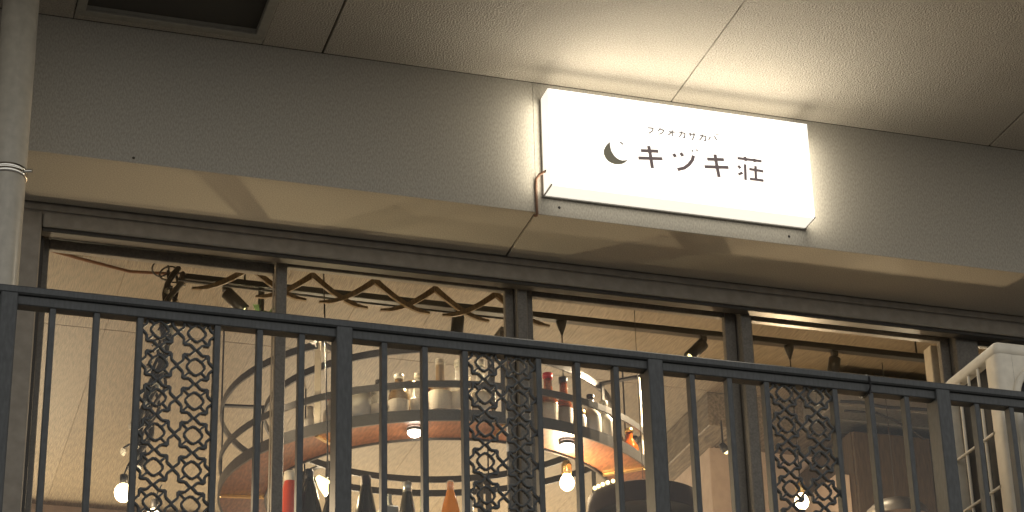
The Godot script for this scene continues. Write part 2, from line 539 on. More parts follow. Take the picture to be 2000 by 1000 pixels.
# ---------------------------------------------------------------- the glass doors
func build_doors() -> void:
	var f := thing("door_frame", "dark grey metal frame around the glass doors under the beam", "door frame")
	obj("frame_head", mk_boxes([[Vector3(0.50, 4.806, -6.475), Vector3(5.2, 4.833, -6.395)]], 0.002), M.frame_dark, f)  # darker than the mullions, the shade of the reveal is in the colour
	obj("jamb", mk_boxes([[Vector3(0.499, 2.85, -6.52), Vector3(0.512, 4.804, -6.395)]], 0.002), M.frame_dark, f)
	obj("mullion", mk_boxes([[Vector3(2.076, 2.85, -6.50), Vector3(2.112, 4.804, -6.392)]], 0.003), M.frame, f)
	obj("mullion", mk_boxes([[Vector3(2.886, 2.85, -6.50), Vector3(2.925, 4.804, -6.392)]], 0.003), M.frame, f)
	obj("mullion", mk_boxes([[Vector3(3.712, 2.85, -6.50), Vector3(3.800, 4.804, -6.392)]], 0.003), M.frame, f)
	obj("inner_casing", mk_boxes([[Vector3(3.672, 2.85, -6.56), Vector3(3.705, 4.80, -6.505)]], 0.003), M.cream, f)
	obj("sill", mk_boxes([[Vector3(0.50, 2.846, -6.52), Vector3(5.2, 2.865, -6.405)]], 0.002), M.frame_dark, f)
	# leaves: x of the outer edges, x of the glass, top of the glass
	var leaves := [
		[0.514, 1.2625, 0.534, 1.2615, 4.768, -6.45, "leftmost glass door, with the hanging cable bundle behind it"],
		[1.264, 2.074, 1.2995, 2.0445, 4.786, -6.425, "second glass door from the left, with hangers behind its top"],
		[2.114, 2.884, 2.1445, 2.8435, 4.783, -6.435, "third glass door from the left, in front of the bare ceiling track"],
		[2.927, 3.710, 2.9485, 3.676, 4.786, -6.44, "rightmost lit glass door, beside the air conditioner"],
		[3.802, 4.60, 3.826, 4.57, 4.786, -6.44, "unlit glass door behind the air conditioner, with an added dark sheet inside"],
	]
	for L in leaves:
		var d := thing("glass_door", L[6], "door", Vector3(0, 0, 0), "glass doors along the balcony")
		var z: float = L[5]
		var zb := z - 0.026
		obj("stile", mk_boxes([[Vector3(L[0], 2.868, zb), Vector3(maxf(L[2], L[0] + 0.012), 4.804, z)]], 0.002), M.frame, d)
		obj("stile", mk_boxes([[Vector3(minf(L[3], L[1] - 0.001), 2.868, zb), Vector3(L[1], 4.804, z)]], 0.002), M.frame, d)
		obj("top_rail", mk_boxes([[Vector3(L[2] + 0.0005, L[4], zb + 0.001), Vector3(L[3] - 0.0005, 4.8035, z - 0.001)]], 0.002), M.frame, d)
		obj("bottom_rail", mk_boxes([[Vector3(L[2] + 0.0005, 2.869, zb + 0.001), Vector3(L[3] - 0.0005, 2.96, z - 0.001)]], 0.002), M.frame, d)
		obj("pane", mk_boxes([[Vector3(L[2] - 0.004, 2.955, zb + 0.010), Vector3(L[3] + 0.004, L[4] + 0.004, zb + 0.016)]], 0.0), M.glass, d)
	var bl := thing("dark_room_sheet", "added dark grey sheet in place of the dark room behind the unlit glass door", "blind", Vector3(3.81, 4.70, -6.545))  # added sheet, its dark tone stands in for the unlit room beyond
	obj("dark_sheet", mk_boxes([[Vector3(0.0, -1.8, -0.002), Vector3(0.80, 0.0, 0.002)]], 0.0), M.frame, bl)
	var st := mk()
	tube(st, [Vector3(0, 0.02, 0), Vector3(0.8, 0.02, 0)], 0.022, 12)
	obj("roller", st, M.frame_dark, bl)

# ---------------------------------------------------------------- the sign
func build_sign() -> void:
	var s := thing("lit_sign", "glowing white sign box with a crescent moon and dark lettering", "sign", Vector3(2.505, 5.1045, -6.0))
	var hx := 0.46
	var hy := 0.1785
	obj("back_box", mk_boxes([[Vector3(-hx, -hy, 0.001), Vector3(hx, hy, 0.012)]], 0.001), M.sign_body, s)
	obj("front_panel", mk_boxes([[Vector3(-hx + 0.003, -hy + 0.003, 0.084), Vector3(hx - 0.003, hy - 0.003, 0.0905)]], 0.002), M.panel_face, s)
	obj("side_panel", mk_boxes([[Vector3(-hx, -hy + 0.004, 0.0125), Vector3(-hx + 0.004, hy - 0.004, 0.0835)]], 0.0), M.panel_side, s)
	obj("side_panel", mk_boxes([[Vector3(hx - 0.004, -hy + 0.004, 0.0125), Vector3(hx, hy - 0.004, 0.0835)]], 0.0), M.panel_side, s)
	obj("side_panel", mk_boxes([[Vector3(-hx, hy - 0.004, 0.0125), Vector3(hx, hy, 0.0835)]], 0.0), M.panel_side, s)
	obj("side_panel", mk_boxes([[Vector3(-hx, -hy, 0.0125), Vector3(hx, -hy + 0.004, 0.0835)]], 0.0), M.panel_side, s)
	for q in [[-1, -1], [1, -1]]:
		obj("corner_seam", mk_boxes([[Vector3(q[0] * (hx - 0.002) - 0.0025, q[1] * (hy - 0.002) - 0.0025, 0.012), Vector3(q[0] * (hx - 0.002) + 0.0025, q[1] * (hy - 0.002) + 0.0025, 0.088)]], 0.001), M.sign_body, s)
	obj("bottom_edge", mk_boxes([[Vector3(-hx - 0.003, -hy - 0.004, 0.001), Vector3(hx + 0.003, -hy + 0.002, 0.011)]], 0.001), M.steel, s)
	var z0 := 0.0955
	var z1 := 0.097
	var big := [
		[[Vector2(-151, -16), Vector2(-90, -10)], [Vector2(-161, -45), Vector2(-77, -36)], [Vector2(-123, 5), Vector2(-119, -25), Vector2(-114, -76)]],
		[[Vector2(-37, -12), Vector2(-30, -23)], [Vector2(-12, -5), Vector2(-4, -16)], [Vector2(33, -9), Vector2(28, -26), Vector2(15, -45), Vector2(-2, -60), Vector2(-26, -69)]],
		[[Vector2(81, -15), Vector2(141, -9)], [Vector2(70, -45), Vector2(155, -36)], [Vector2(110, 6), Vector2(113, -28), Vector2(119, -77)]],
		[[Vector2(190, 4), Vector2(276, 4)], [Vector2(217, 13), Vector2(219, -3)], [Vector2(249, 10), Vector2(252, -3)], [Vector2(215, -16), Vector2(213, -75)], [Vector2(190, -25), Vector2(198, -34)], [Vector2(189, -58), Vector2(204, -49)], [Vector2(229, -32), Vector2(279, -34)], [Vector2(252, -18), Vector2(250, -68)], [Vector2(228, -69), Vector2(277, -69)]],
	]
	for ch in big:
		var st := mk()
		var k := 0
		for line in ch:
			stroke(st, line, 0.0115 if ch.size() < 9 else 0.0092, z0, z1 + 0.0002 * k)
			k += 1
		obj("letter", st, M.ink, s)
	var st2 := mk()
	stroke(st2, [Vector2(29, 13), Vector2(32, 5)], 0.005, z0, z1)
	stroke(st2, [Vector2(45, 16), Vector2(49, 9)], 0.005, z0, z1)
	obj("letter", st2, M.ink_pale, s)
	var small := [
		[[Vector2(-122, 73), Vector2(-104, 74), Vector2(-106, 64), Vector2(-119, 53)]],
		[[Vector2(-78, 78), Vector2(-86, 66)], [Vector2(-79, 74), Vector2(-67, 72), Vector2(-71, 62), Vector2(-83, 54)]],
		[[Vector2(-49, 69), Vector2(-28, 70)], [Vector2(-36, 76), Vector2(-38, 53)], [Vector2(-38, 69), Vector2(-52, 56)]],
		[[Vector2(-12, 72), Vector2(8, 71), Vector2(5, 53), Vector2(0, 55)], [Vector2(-3, 77), Vector2(-5, 67), Vector2(-13, 54)]],
		[[Vector2(21, 71), Vector2(45, 71)], [Vector2(27, 77), Vector2(27, 63)], [Vector2(40, 77), Vector2(39, 64), Vector2(32, 49)]],
		[[Vector2(61, 71), Vector2(82, 70), Vector2(79, 53), Vector2(73, 54)], [Vector2(70, 76), Vector2(69, 67), Vector2(58, 52)]],
		[[Vector2(98, 72), Vector2(91, 58)], [Vector2(112, 76), Vector2(120, 61)], [Vector2(119, 83), Vector2(121, 80)], [Vector2(125, 85), Vector2(127, 82)]],
	]
	for ch in small:
		var st := mk()
		var k := 0
		for line in ch:
			stroke(st, line, 0.0042, z0, z1 + 0.0002 * k)
			k += 1
		obj("letter", st, M.ink_pale, s)
	var poly := PackedVector2Array()
	for p in [Vector2(-257, 1), Vector2(-267, -9), Vector2(-275, -21), Vector2(-280, -34), Vector2(-280, -47), Vector2(-275, -60), Vector2(-267, -70), Vector2(-256, -76), Vector2(-243, -79), Vector2(-230, -78), Vector2(-219, -75), Vector2(-209, -69), Vector2(-195, -55), Vector2(-207, -60), Vector2(-218, -62), Vector2(-228, -60), Vector2(-237, -55), Vector2(-244, -48), Vector2(-250, -39), Vector2(-254, -30), Vector2(-256, -20), Vector2(-257, -10)]:
		poly.append(p * 0.001)
	st2 = mk()
	prism(st2, poly, z0, z1)
	obj("moon_emblem", st2, M.moon, s)
	st2 = mk()
	stroke(st2, [Vector2(-222, 6), Vector2(-211, -2)], 0.005, z0, z1)
	obj("moon_emblem", st2, M.ink_pale, s)
	# its supply cable down the beam face into the soffit joint
	st2 = mk()
	tube(st2, [Vector3(2.062, 4.998, -5.95), Vector3(2.046, 5.002, -5.962), Vector3(2.031, 4.999, -5.985), Vector3(2.0225, 4.985, -5.9945), Vector3(2.0215, 4.95, -5.9955), Vector3(2.0222, 4.90, -5.9955), Vector3(2.0222, 4.862, -5.9955), Vector3(2.0224, 4.856, -6.0), Vector3(2.0225, 4.8655, -6.02)], 0.0045, 8)
	tag(obj("sign_cable", st2, M.cable), "thin brown cable running down the beam left of the sign", "cable")

# ---------------------------------------------------------------- the railing
func star_tile() -> ArrayMesh:
	var st := mk()
	var p := 0.0462
	var w := 0.0062
	var pts := []
	for k in 4:
		var r := Basis(Vector3.BACK, k * PI / 2)
		for q in [Vector3(0, 1.03, 0), Vector3(0.33, 0.68, 0), Vector3(0.69, 0.69, 0), Vector3(0.68, 0.33, 0)]:
			pts.append(r.inverse() * (q * p))
	for i in pts.size():
		bar(st, pts[i], pts[(i + 1) % pts.size()], w, 0.011, Vector3.BACK, 0.0012)
	var inner := []
	for k in 16:
		var a := TAU * k / 16
		var rad: float = 0.50 * p / pow(pow(absf(cos(a)), 1.35) + pow(absf(sin(a)), 1.35), 1.0 / 1.35)
		inner.append(Vector3(cos(a), sin(a), 0) * rad)
	for i in 16:
		bar(st, inner[i], inner[(i + 1) % 16], w * 0.95, 0.0105, Vector3.BACK, 0.0012)
	for k in 4:
		var d := Vector3(cos(PI / 4 + k * PI / 2), sin(PI / 4 + k * PI / 2), 0)
		bar(st, d * p * 0.42, d * p * 0.93, w * 0.8, 0.010, Vector3.BACK, 0.001)
	return mesh_of(st)

func build_railing() -> void:
	var r := thing("balcony_railing", "dark grey balcony railing with square bars and ornamental star panels", "railing")
	var zf := -5.0
	var posts := [-0.511, 0.327, 1.1615, 2.002, 2.8445, 3.686, 4.527]
	var unit := 0.107
	obj("handrail", mk_boxes([[Vector3(-0.6, 3.925, zf - 0.058), Vector3(5.2, 3.947, zf + 0.004)]], 0.004), M.rail, r)
	obj("top_rail", mk_boxes([[Vector3(-0.6, 3.900, zf - 0.042), Vector3(5.2, 3.9245, zf - 0.006)]], 0.002), M.rail, r)
	obj("bottom_rail", mk_boxes([[Vector3(-0.6, 2.93, zf - 0.042), Vector3(5.2, 2.96, zf - 0.006)]], 0.002), M.rail, r)
	var pm := mesh_of(mk_boxes([[Vector3(-0.0205, 2.846, -0.062), Vector3(0.0205, 3.927, 0.006)]], 0.003))
	var bm := mesh_of(mk_boxes([[Vector3(-0.0075, 2.961, -0.036), Vector3(0.0075, 3.8995, -0.008)]], 0.0015))
	for px in posts:
		var o := obj("post", pm, M.rail, r)
		o.position = Vector3(px, 0, zf)
		for dx in [-3.0, -2.0, -1.0, 1.0, 2.0, 3.0]:
			var x: float = px + dx * unit
			if x > -0.6 and x < 5.2:
				var b := obj("baluster", bm, M.rail, r)
				b.position = Vector3(x, 0, zf)
	var tile := star_tile()
	for i in posts.size() - 1:
		var mid: float = (posts[i] + posts[i + 1]) * 0.5
		var pn := Node3D.new()
		pn.name = "ornamental_panel"
		r.add_child(pn, true)
		pn.position = Vector3(mid, 3.876, zf - 0.022)
		for row in 11:
			for s in [-1, 1]:
				var o := obj("star_tile", tile, M.rail, pn)
				o.position = Vector3(s * 0.0462, -0.0905 * row, 0)
	var st := mk()
	var path := []
	for k in 13:
		var a := TAU * k / 12
		path.append(Vector3(0, 3.924 + sin(a) * 0.030, zf - 0.027 + cos(a) * 0.037))
	tube(st, path, 0.0028, 6, false)
	tube(st, [Vector3(0, 3.90, zf + 0.009), Vector3(-0.008, 3.885, zf + 0.014)], 0.0022, 6)
	var tie := obj("cable_tie", st, M.black)
	tie.position = Vector3(2.623, 0, 0)
	tag(tie, "black cable tie looped round the railing top left of the air conditioner", "cable tie")

# ---------------------------------------------------------------- pipe, vent, air conditioner
func rounded(hx: float, hy: float, r: float, n := 6) -> PackedVector2Array:
	var out := PackedVector2Array()
	for q in [[1, 1, 0.0], [-1, 1, PI / 2], [-1, -1, PI], [1, -1, PI * 1.5]]:
		for i in n + 1:
			var a: float = q[2] + PI / 2 * i / n
			out.append(Vector2(q[0] * (hx - r) + cos(a) * r, q[1] * (hy - r) + sin(a) * r))
	return out

func build_outside_things() -> void:
	var p := thing("drainpipe", "pale grey drainpipe with a shiny metal band at the left", "drainpipe", Vector3(0.347, 2.846, -5.80))
	var st := mk()
	tube(st, [Vector3(0, 0, 0), Vector3(0, 2.5, 0)], 0.0535, 36, false)
	obj("pipe", st, M.pipe, p)
	st = mk()
	lathe(st, [Vector2(0.0545, 1.808), Vector2(0.0575, 1.810), Vector2(0.0575, 1.822), Vector2(0.0555, 1.824), Vector2(0.0575, 1.826), Vector2(0.0575, 1.836), Vector2(0.0545, 1.838)], Vector3.ZERO, 36)
	obj("band", st, M.chrome, p)
	st = mk()
	tube(st, [Vector3(0.046, 1.823, 0.034), Vector3(0.066, 1.823, 0.044)], 0.006, 10)
	obj("band_screw", st, M.chrome, p)
	st = mk()
	bar(st, Vector3(0, 1.823, -0.05), Vector3(0, 1.823, -0.2), 0.03, 0.006, Vector3.UP)
	obj("bracket", st, M.chrome, p)

	var v := thing("ceiling_vent", "recessed square vent in the balcony ceiling at the upper left", "vent", Vector3(0.8185, 5.349, -5.664))
	# opening 0.53 wide and 0.55 deep with a proud frame
	var fx := 0.2965
	var fz := 0.3035
	var ix := 0.2665
	var iz := 0.2735
	obj("frame", mk_boxes([[Vector3(-fx, -0.006, -fz), Vector3(fx, 0.004, -iz)]], 0.002), M.vent, v)
	obj("frame", mk_boxes([[Vector3(-fx, -0.006, iz), Vector3(fx, 0.004, fz)]], 0.002), M.vent, v)
	obj("frame", mk_boxes([[Vector3(-fx, -0.006, -iz + 0.0005), Vector3(-ix, 0.004, iz - 0.0005)]], 0.002), M.vent, v)
	obj("frame", mk_boxes([[Vector3(ix, -0.006, -iz + 0.0005), Vector3(fx, 0.004, iz - 0.0005)]], 0.002), M.vent, v)
	st = mk()
	box(st, Vector3(-ix - 0.006, 0.0045, -iz - 0.006), Vector3(ix + 0.006, 0.085, -iz - 0.001))
	box(st, Vector3(-ix - 0.006, 0.0045, iz + 0.001), Vector3(ix + 0.006, 0.085, iz + 0.006))
	box(st, Vector3(-ix - 0.006, 0.0045, -iz), Vector3(-ix - 0.001, 0.085, iz))
	box(st, Vector3(ix + 0.001, 0.0045, -iz), Vector3(ix + 0.006, 0.085, iz))
	obj("recess_wall", st, M.vent, v)
	obj("back_plate", mk_boxes([[Vector3(-ix - 0.006, 0.0855, -iz - 0.006), Vector3(ix + 0.006, 0.092, iz + 0.006)]], 0.0), M.black, v)
	for k in 9:
		st = mk()
		obox(st, Transform3D(Basis(Vector3.RIGHT, 0.7), Vector3(-0.025, 0.070, -0.22 + 0.055 * k)), Vector3(0.235, 0.0015, 0.017))
		obj("slat", st, M.vent_dark, v)

	# air conditioner: thin coil side with a guard of bars to the left, fan opening to the street
	var a := thing("air_conditioner", "beige outdoor air conditioner unit standing behind the railing at right", "air conditioner", Vector3(3.116, 2.846, -5.15))
	var W := 0.86
	var D := 0.315
	var H := 1.322
	obj("core", mk_boxes([[Vector3(0.03, 0.03, -D + 0.03), Vector3(W - 0.01, H - 0.03, -0.05)]], 0.0), M.fins, a)
	# top lid with rounded corners
	st = mk()
	var lid := rounded(W * 0.5, D * 0.5, 0.018, 8)
	var lid2 := rounded(W * 0.5 - 0.006, D * 0.5 - 0.006, 0.013, 8)
	st.set_smooth_group(0)
	for i in lid.size():
		var j := (i + 1) % lid.size()
		var o := Vector3(W * 0.5, 0, -D * 0.5)
		var a1 := o + Vector3(lid[i].x, H - 0.036, lid[i].y)
		var a2 := o + Vector3(lid[j].x, H - 0.036, lid[j].y)
		var b1 := o + Vector3(lid[i].x, H - 0.006, lid[i].y)
		var b2 := o + Vector3(lid[j].x, H - 0.006, lid[j].y)
		var c1 := o + Vector3(lid2[i].x, H, lid2[i].y)
		var c2 := o + Vector3(lid2[j].x, H, lid2[j].y)
		var n := Vector3(lid[i].x + lid[j].x, 0, lid[i].y + lid[j].y) * Vector3(1, 0, 3)
		quad(st, a1, a2, b2, b1, n)
		quad(st, b1, b2, c2, c1, n + Vector3.UP * 0.5)
		tri(st, c1, c2, o + Vector3(0, H, 0), Vector3.UP)
		tri(st, a1, a2, o + Vector3(0, H - 0.036, 0), Vector3.DOWN)
	obj("lid", st, M.ac, a)
	# front left corner column, rounded
	st = mk()
	st.set_smooth_group(0)
	var col := [Vector2(0.0, -0.062)]
	for i in 9:
		var g := PI / 2 * i / 8.0
		col.append(Vector2(0.018 - cos(g) * 0.018, -0.018 + sin(g) * 0.018))
	col.append(Vector2(0.05, 0.0))
	for i in col.size() - 1:
		var u: Vector2 = col[i]
		var w: Vector2 = col[i + 1]
		quad(st, Vector3(u.x, 0.05, u.y), Vector3(w.x, 0.05, w.y), Vector3(w.x, H - 0.0365, w.y), Vector3(u.x, H - 0.0365, u.y), Vector3(-1, 0, 1))
	quad(st, Vector3(0, 0.05, -0.062), Vector3(0.026, 0.05, -0.062), Vector3(0.026, H - 0.0365, -0.062), Vector3(0, H - 0.0365, -0.062), Vector3(0, 0, -1))
	obj("corner_column", st, M.ac, a)
	obj("back_post", mk_boxes([[Vector3(0, 0.05, -D), Vector3(0.03, H - 0.0365, -D + 0.026)]], 0.003), M.ac, a)
	obj("base", mk_boxes([[Vector3(0, 0.0, -D), Vector3(W, 0.049, 0)]], 0.006), M.ac, a)
	obj("right_side", mk_boxes([[Vector3(W - 0.012, 0.05, -D), Vector3(W, H - 0.0365, -0.001)]], 0.003), M.ac, a)
	# guard bars of the coil side
	for k in 3:
		var z := -D + 0.026 + (D - 0.062 - 0.026) * (k + 1) / 4.0
		st = mk()
		tube(st, [Vector3(0.005, 0.05, z), Vector3(0.005, H - 0.037, z)], 0.005, 6, false)
		obj("guard_bar", st, M.ac, a)
	for k in 7:
		st = mk()
		var y := H - 0.262 - 0.162 * k
		tube(st, [Vector3(0.001, y, -D + 0.02), Vector3(0.001, y, -0.06)], 0.005, 6, false)
		obj("guard_bar", st, M.ac, a)
	# front with two fan openings
	var cy := [H - 0.036 - 0.32, 0.05 + 0.30]
	for n in 2:
		st = mk()
		var y0: float = 0.05 if n == 1 else 0.6425
		var y1: float = H - 0.037 if n == 0 else 0.6415
		plate_with_hole(st, Vector2(0.0505, y0), Vector2(W - 0.013, y1), Vector2(0.375, cy[n]), Vector2(0.325, 0.285), 0.10, -0.012, 0.0)
		obj("front_panel", st, M.ac, a)
		st = mk()
		var rim := rounded(0.325, 0.285, 0.10, 10)
		var path := []
		for i in rim.size() + 1:
			var q := rim[i % rim.size()]
			path.append(Vector3(0.375 + q.x, cy[n] + q.y, 0.004))
		tube(st, path, 0.011, 8, false)
		obj("fan_rim", st, M.ac, a)
		st = mk()
		for k in 11:
			var rr := 0.03 + 0.024 * k
			var loop := []
			for i in 33:
				loop.append(Vector3(0.375 + cos(TAU * i / 32) * rr, cy[n] + sin(TAU * i / 32) * rr, 0.002))
			tube(st, loop, 0.002, 5, false)
		for k in 8:
			var g := TAU * k / 8
			tube(st, [Vector3(0.375, cy[n], 0.004), Vector3(0.375 + cos(g) * 0.29, cy[n] + sin(g) * 0.27, 0.004)], 0.0025, 5, false)
		obj("fan_guard", st, M.ac, a)
		st = mk()
		for k in 4:
			var g := TAU * k / 4 + 0.4
			var bs := Basis(Vector3.BACK, g) * Basis(Vector3.RIGHT, 0.5)
			obox(st, Transform3D(bs, Vector3(0.375 + cos(g) * 0.14, cy[n] + sin(g) * 0.14, -0.035)), Vector3(0.11, 0.05, 0.002))
		lathe(st, [Vector2(0, 0), Vector2(0.04, 0), Vector2(0.04, 0.02), Vector2(0, 0.025)], Vector3(0.375, cy[n], -0.045), 16, Basis(Vector3.RIGHT, PI / 2))
		obj("fan", st, M.ac_dark, a)

func plate_with_hole(st: SurfaceTool, lo: Vector2, hi: Vector2, c: Vector2, half: Vector2, r: float, z0: float, z1: float) -> void:
	var hole := rounded(half.x, half.y, r, 10)
	var outer := []
	for q in hole:
		var k := 1e9
		if q.x > 1e-6:
			k = minf(k, (hi.x - c.x) / q.x)
		if q.x < -1e-6:
			k = minf(k, (lo.x - c.x) / q.x)
		if q.y > 1e-6:
			k = minf(k, (hi.y - c.y) / q.y)
		if q.y < -1e-6:
			k = minf(k, (lo.y - c.y) / q.y)
		outer.append(c + q * k)
	st.set_smooth_group(-1)
	for i in hole.size():
		var j := (i + 1) % hole.size()
		var h1 := c + hole[i]
		var h2 := c + hole[j]
		var o1: Vector2 = outer[i]
		var o2: Vector2 = outer[j]
		quad(st, Vector3(h1.x, h1.y, z1), Vector3(h2.x, h2.y, z1), Vector3(o2.x, o2.y, z1), Vector3(o1.x, o1.y, z1), Vector3.BACK)
		# corners of the plate that the ray fan cuts off
		if absf(o1.x - o2.x) > 1e-4 and absf(o1.y - o2.y) > 1e-4:
			var k := Vector2(lo.x if (o1.x + o2.x) * 0.5 < c.x else hi.x, lo.y if (o1.y + o2.y) * 0.5 < c.y else hi.y)
			tri(st, Vector3(o1.x, o1.y, z1), Vector3(o2.x, o2.y, z1), Vector3(k.x, k.y, z1), Vector3.BACK)
		quad(st, Vector3(h1.x, h1.y, z0 - 0.03), Vector3(h2.x, h2.y, z0 - 0.03), Vector3(h2.x, h2.y, z1), Vector3(h1.x, h1.y, z1), Vector3(-hole[i].x, -hole[i].y, 0))

# ---------------------------------------------------------------- the round hanging shelf
const RC := Vector3(2.18, 0.0, -7.742)

func on_ring(deg: float, r: float, y: float) -> Vector3:
	return Vector3(RC.x + sin(deg_to_rad(deg)) * r, y, RC.z + cos(deg_to_rad(deg)) * r)

func build_ring() -> void:
	var g := thing("round_shelf", "round hanging bottle shelf with a wooden underside and grey metal rings", "shelf", Vector3.ZERO)
	var st := mk()
	arc(st, RC, 0.672, 0.842, 4.508, 4.524, 0, 360, 120)
	obj("shelf_board", st, M.shelf_wood, g)
	st = mk()
	arc(st, RC, 0.8425, 0.850, 4.502, 4.545, 0, 360, 120)
	obj("outer_band", st, M.ring_metal, g)
	st = mk()
	arc(st, RC, 0.665, 0.6715, 4.500, 4.535, 0, 360, 120)
	obj("inner_band", st, M.ring_dark, g)
	st = mk()
	arc(st, RC, 0.842, 0.850, 4.630, 4.655, 0, 360, 120)
	obj("guard_ring", st, M.ring_metal, g)
	st = mk()
	arc(st, RC, 0.842, 0.850, 4.838, 4.866, 49.2, 313.2, 100)
	obj("top_ring", st, M.ring_dark, g)
	st = mk()
	arc(st, RC, 0.676, 0.684, 4.838, 4.866, 0, 360, 120)
	obj("top_ring", st, M.ring_dark, g)
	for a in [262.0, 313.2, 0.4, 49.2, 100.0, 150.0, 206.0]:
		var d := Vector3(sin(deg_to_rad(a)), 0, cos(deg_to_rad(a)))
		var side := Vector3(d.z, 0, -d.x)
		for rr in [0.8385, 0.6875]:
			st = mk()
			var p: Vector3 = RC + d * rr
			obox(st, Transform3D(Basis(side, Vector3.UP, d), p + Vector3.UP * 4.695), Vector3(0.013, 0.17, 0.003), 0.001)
			obj("upright", st, M.paper if rr > 0.8 and (a == 313.2 or a == 49.2) else M.ring_metal, g)  # two front uprights paler, the light on them is put into the colour
		st = mk()
		obox(st, Transform3D(Basis(side, Vector3.UP, d), RC + d * 0.763 + Vector3.UP * 4.8715), Vector3(0.011, 0.004, 0.085), 0.001)
		obj("cross_bar", st, M.ring_dark, g)
		st = mk()
		obox(st, Transform3D(Basis(side, Vector3.UP, d), RC + d * 0.757 + Vector3.UP * 4.502), Vector3(0.008, 0.0055, 0.083), 0.001)
		obj("under_bar", st, M.gold, g)
		if a > 90.0 and a < 270.0:
			st = mk()
			tube(st, [RC + d * 0.845 + Vector3.UP * 4.864, RC + d * 0.845 + Vector3.UP * 5.25], 0.0035, 6)
			obj("hanging_rod", st, M.ring_dark, g)
	# two small lamps under the board
	var lab := {337.8: "small bright lamp under the round shelf, left of the middle star panel", 21.2: "small bright lamp under the round shelf, right of the middle star panel"}
	for a in lab:
		var l := thing("shelf_lamp", lab[a], "lamp", on_ring(a, 0.765, 4.508), "lamps under the round shelf")
		st = mk()
		lathe(st, [Vector2(0, -0.012), Vector2(0.028, -0.012), Vector2(0.029, -0.006), Vector2(0.029, -0.0005)], Vector3.ZERO, 18)
		obj("housing", st, M.ring_metal, l)
		st = mk()
		ball(st, Vector3(0, -0.014, 0), 0.026, 0.7)
		obj("bulb", st, M.led, l)
		omni("shelf_lamp_light", on_ring(a, 0.765, 4.490), Color(1.0, 0.95, 0.85), 0.025, 0.011)

# ---------------------------------------------------------------- bottles
func bottle(called: String, label: String, at: Vector3, h: float, r: float, body: Material, cap: Material, lab: Material = null, neck := 0.4, nr := 0.32, group := "bottles on the round shelf", face := 0.0) -> Node3D:
	var b := thing(called, label, "bottle", at, group)
	var hn := h * neck
	var st := mk()
	if group == "large bottles on the window counter":
		lathe(st, [Vector2(0, 0.001), Vector2(r * 0.9, 0.001), Vector2(r, h * 0.03), Vector2(r, h - hn - 0.02), Vector2(r * 0.96, h - hn), Vector2(lerpf(r, r * nr, 0.55), h - hn * 0.52), Vector2(r * nr * 1.1, h - hn * 0.2), Vector2(r * nr, h * 0.93), Vector2(r * nr, h * 0.985), Vector2(0, h * 0.985)], Vector3.ZERO, 22)
	else:
		lathe(st, [Vector2(0, 0.001), Vector2(r * 0.9, 0.001), Vector2(r, h * 0.03), Vector2(r, h - hn - r * 0.55), Vector2(r * 0.93, h - hn - r * 0.25), Vector2(r * 0.7, h - hn + r * 0.1), Vector2(r * nr * 1.15, h - hn + r * 0.55), Vector2(r * nr, h - hn * 0.45), Vector2(r * nr, h * 0.985), Vector2(0, h * 0.985)], Vector3.ZERO, 22)
	obj("glass_body", st, body, b)
	st = mk()
	lathe(st, [Vector2(r * nr * 1.04, h * 0.90), Vector2(r * nr * 1.22, h * 0.902), Vector2(r * nr * 1.22, h * 0.995), Vector2(r * nr, h), Vector2(0, h)], Vector3.ZERO, 16)
	obj("cap", st, cap, b)
	if lab:
		st = mk()
		arc(st, Vector3.ZERO, r * 0.995, r + 0.0012, h * 0.16, h * 0.46, face - 75, face + 75, 12)
		obj("paper_label", st, lab, b)
	return b

func jar(called: String, label: String, at: Vector3, h: float, r: float, body: Material, lid: Material, group := "bottles on the round shelf") -> Node3D:
	var b := thing(called, label, "jar", at, group)
	var st := mk()
	lathe(st, [Vector2(0, 0.001), Vector2(r * 0.92, 0.001), Vector2(r, 0.01), Vector2(r, h * 0.72), Vector2(r * 0.8, h * 0.82), Vector2(r * 0.8, h * 0.86), Vector2(0, h * 0.86)], Vector3.ZERO, 22)
	obj("glass_body", st, body, b)
	st = mk()
	lathe(st, [Vector2(r * 0.84, h * 0.84), Vector2(r * 0.86, h * 0.85), Vector2(r * 0.86, h * 0.97), Vector2(r * 0.78, h), Vector2(0, h)], Vector3.ZERO, 18)
	obj("lid", st, lid, b)
	return b

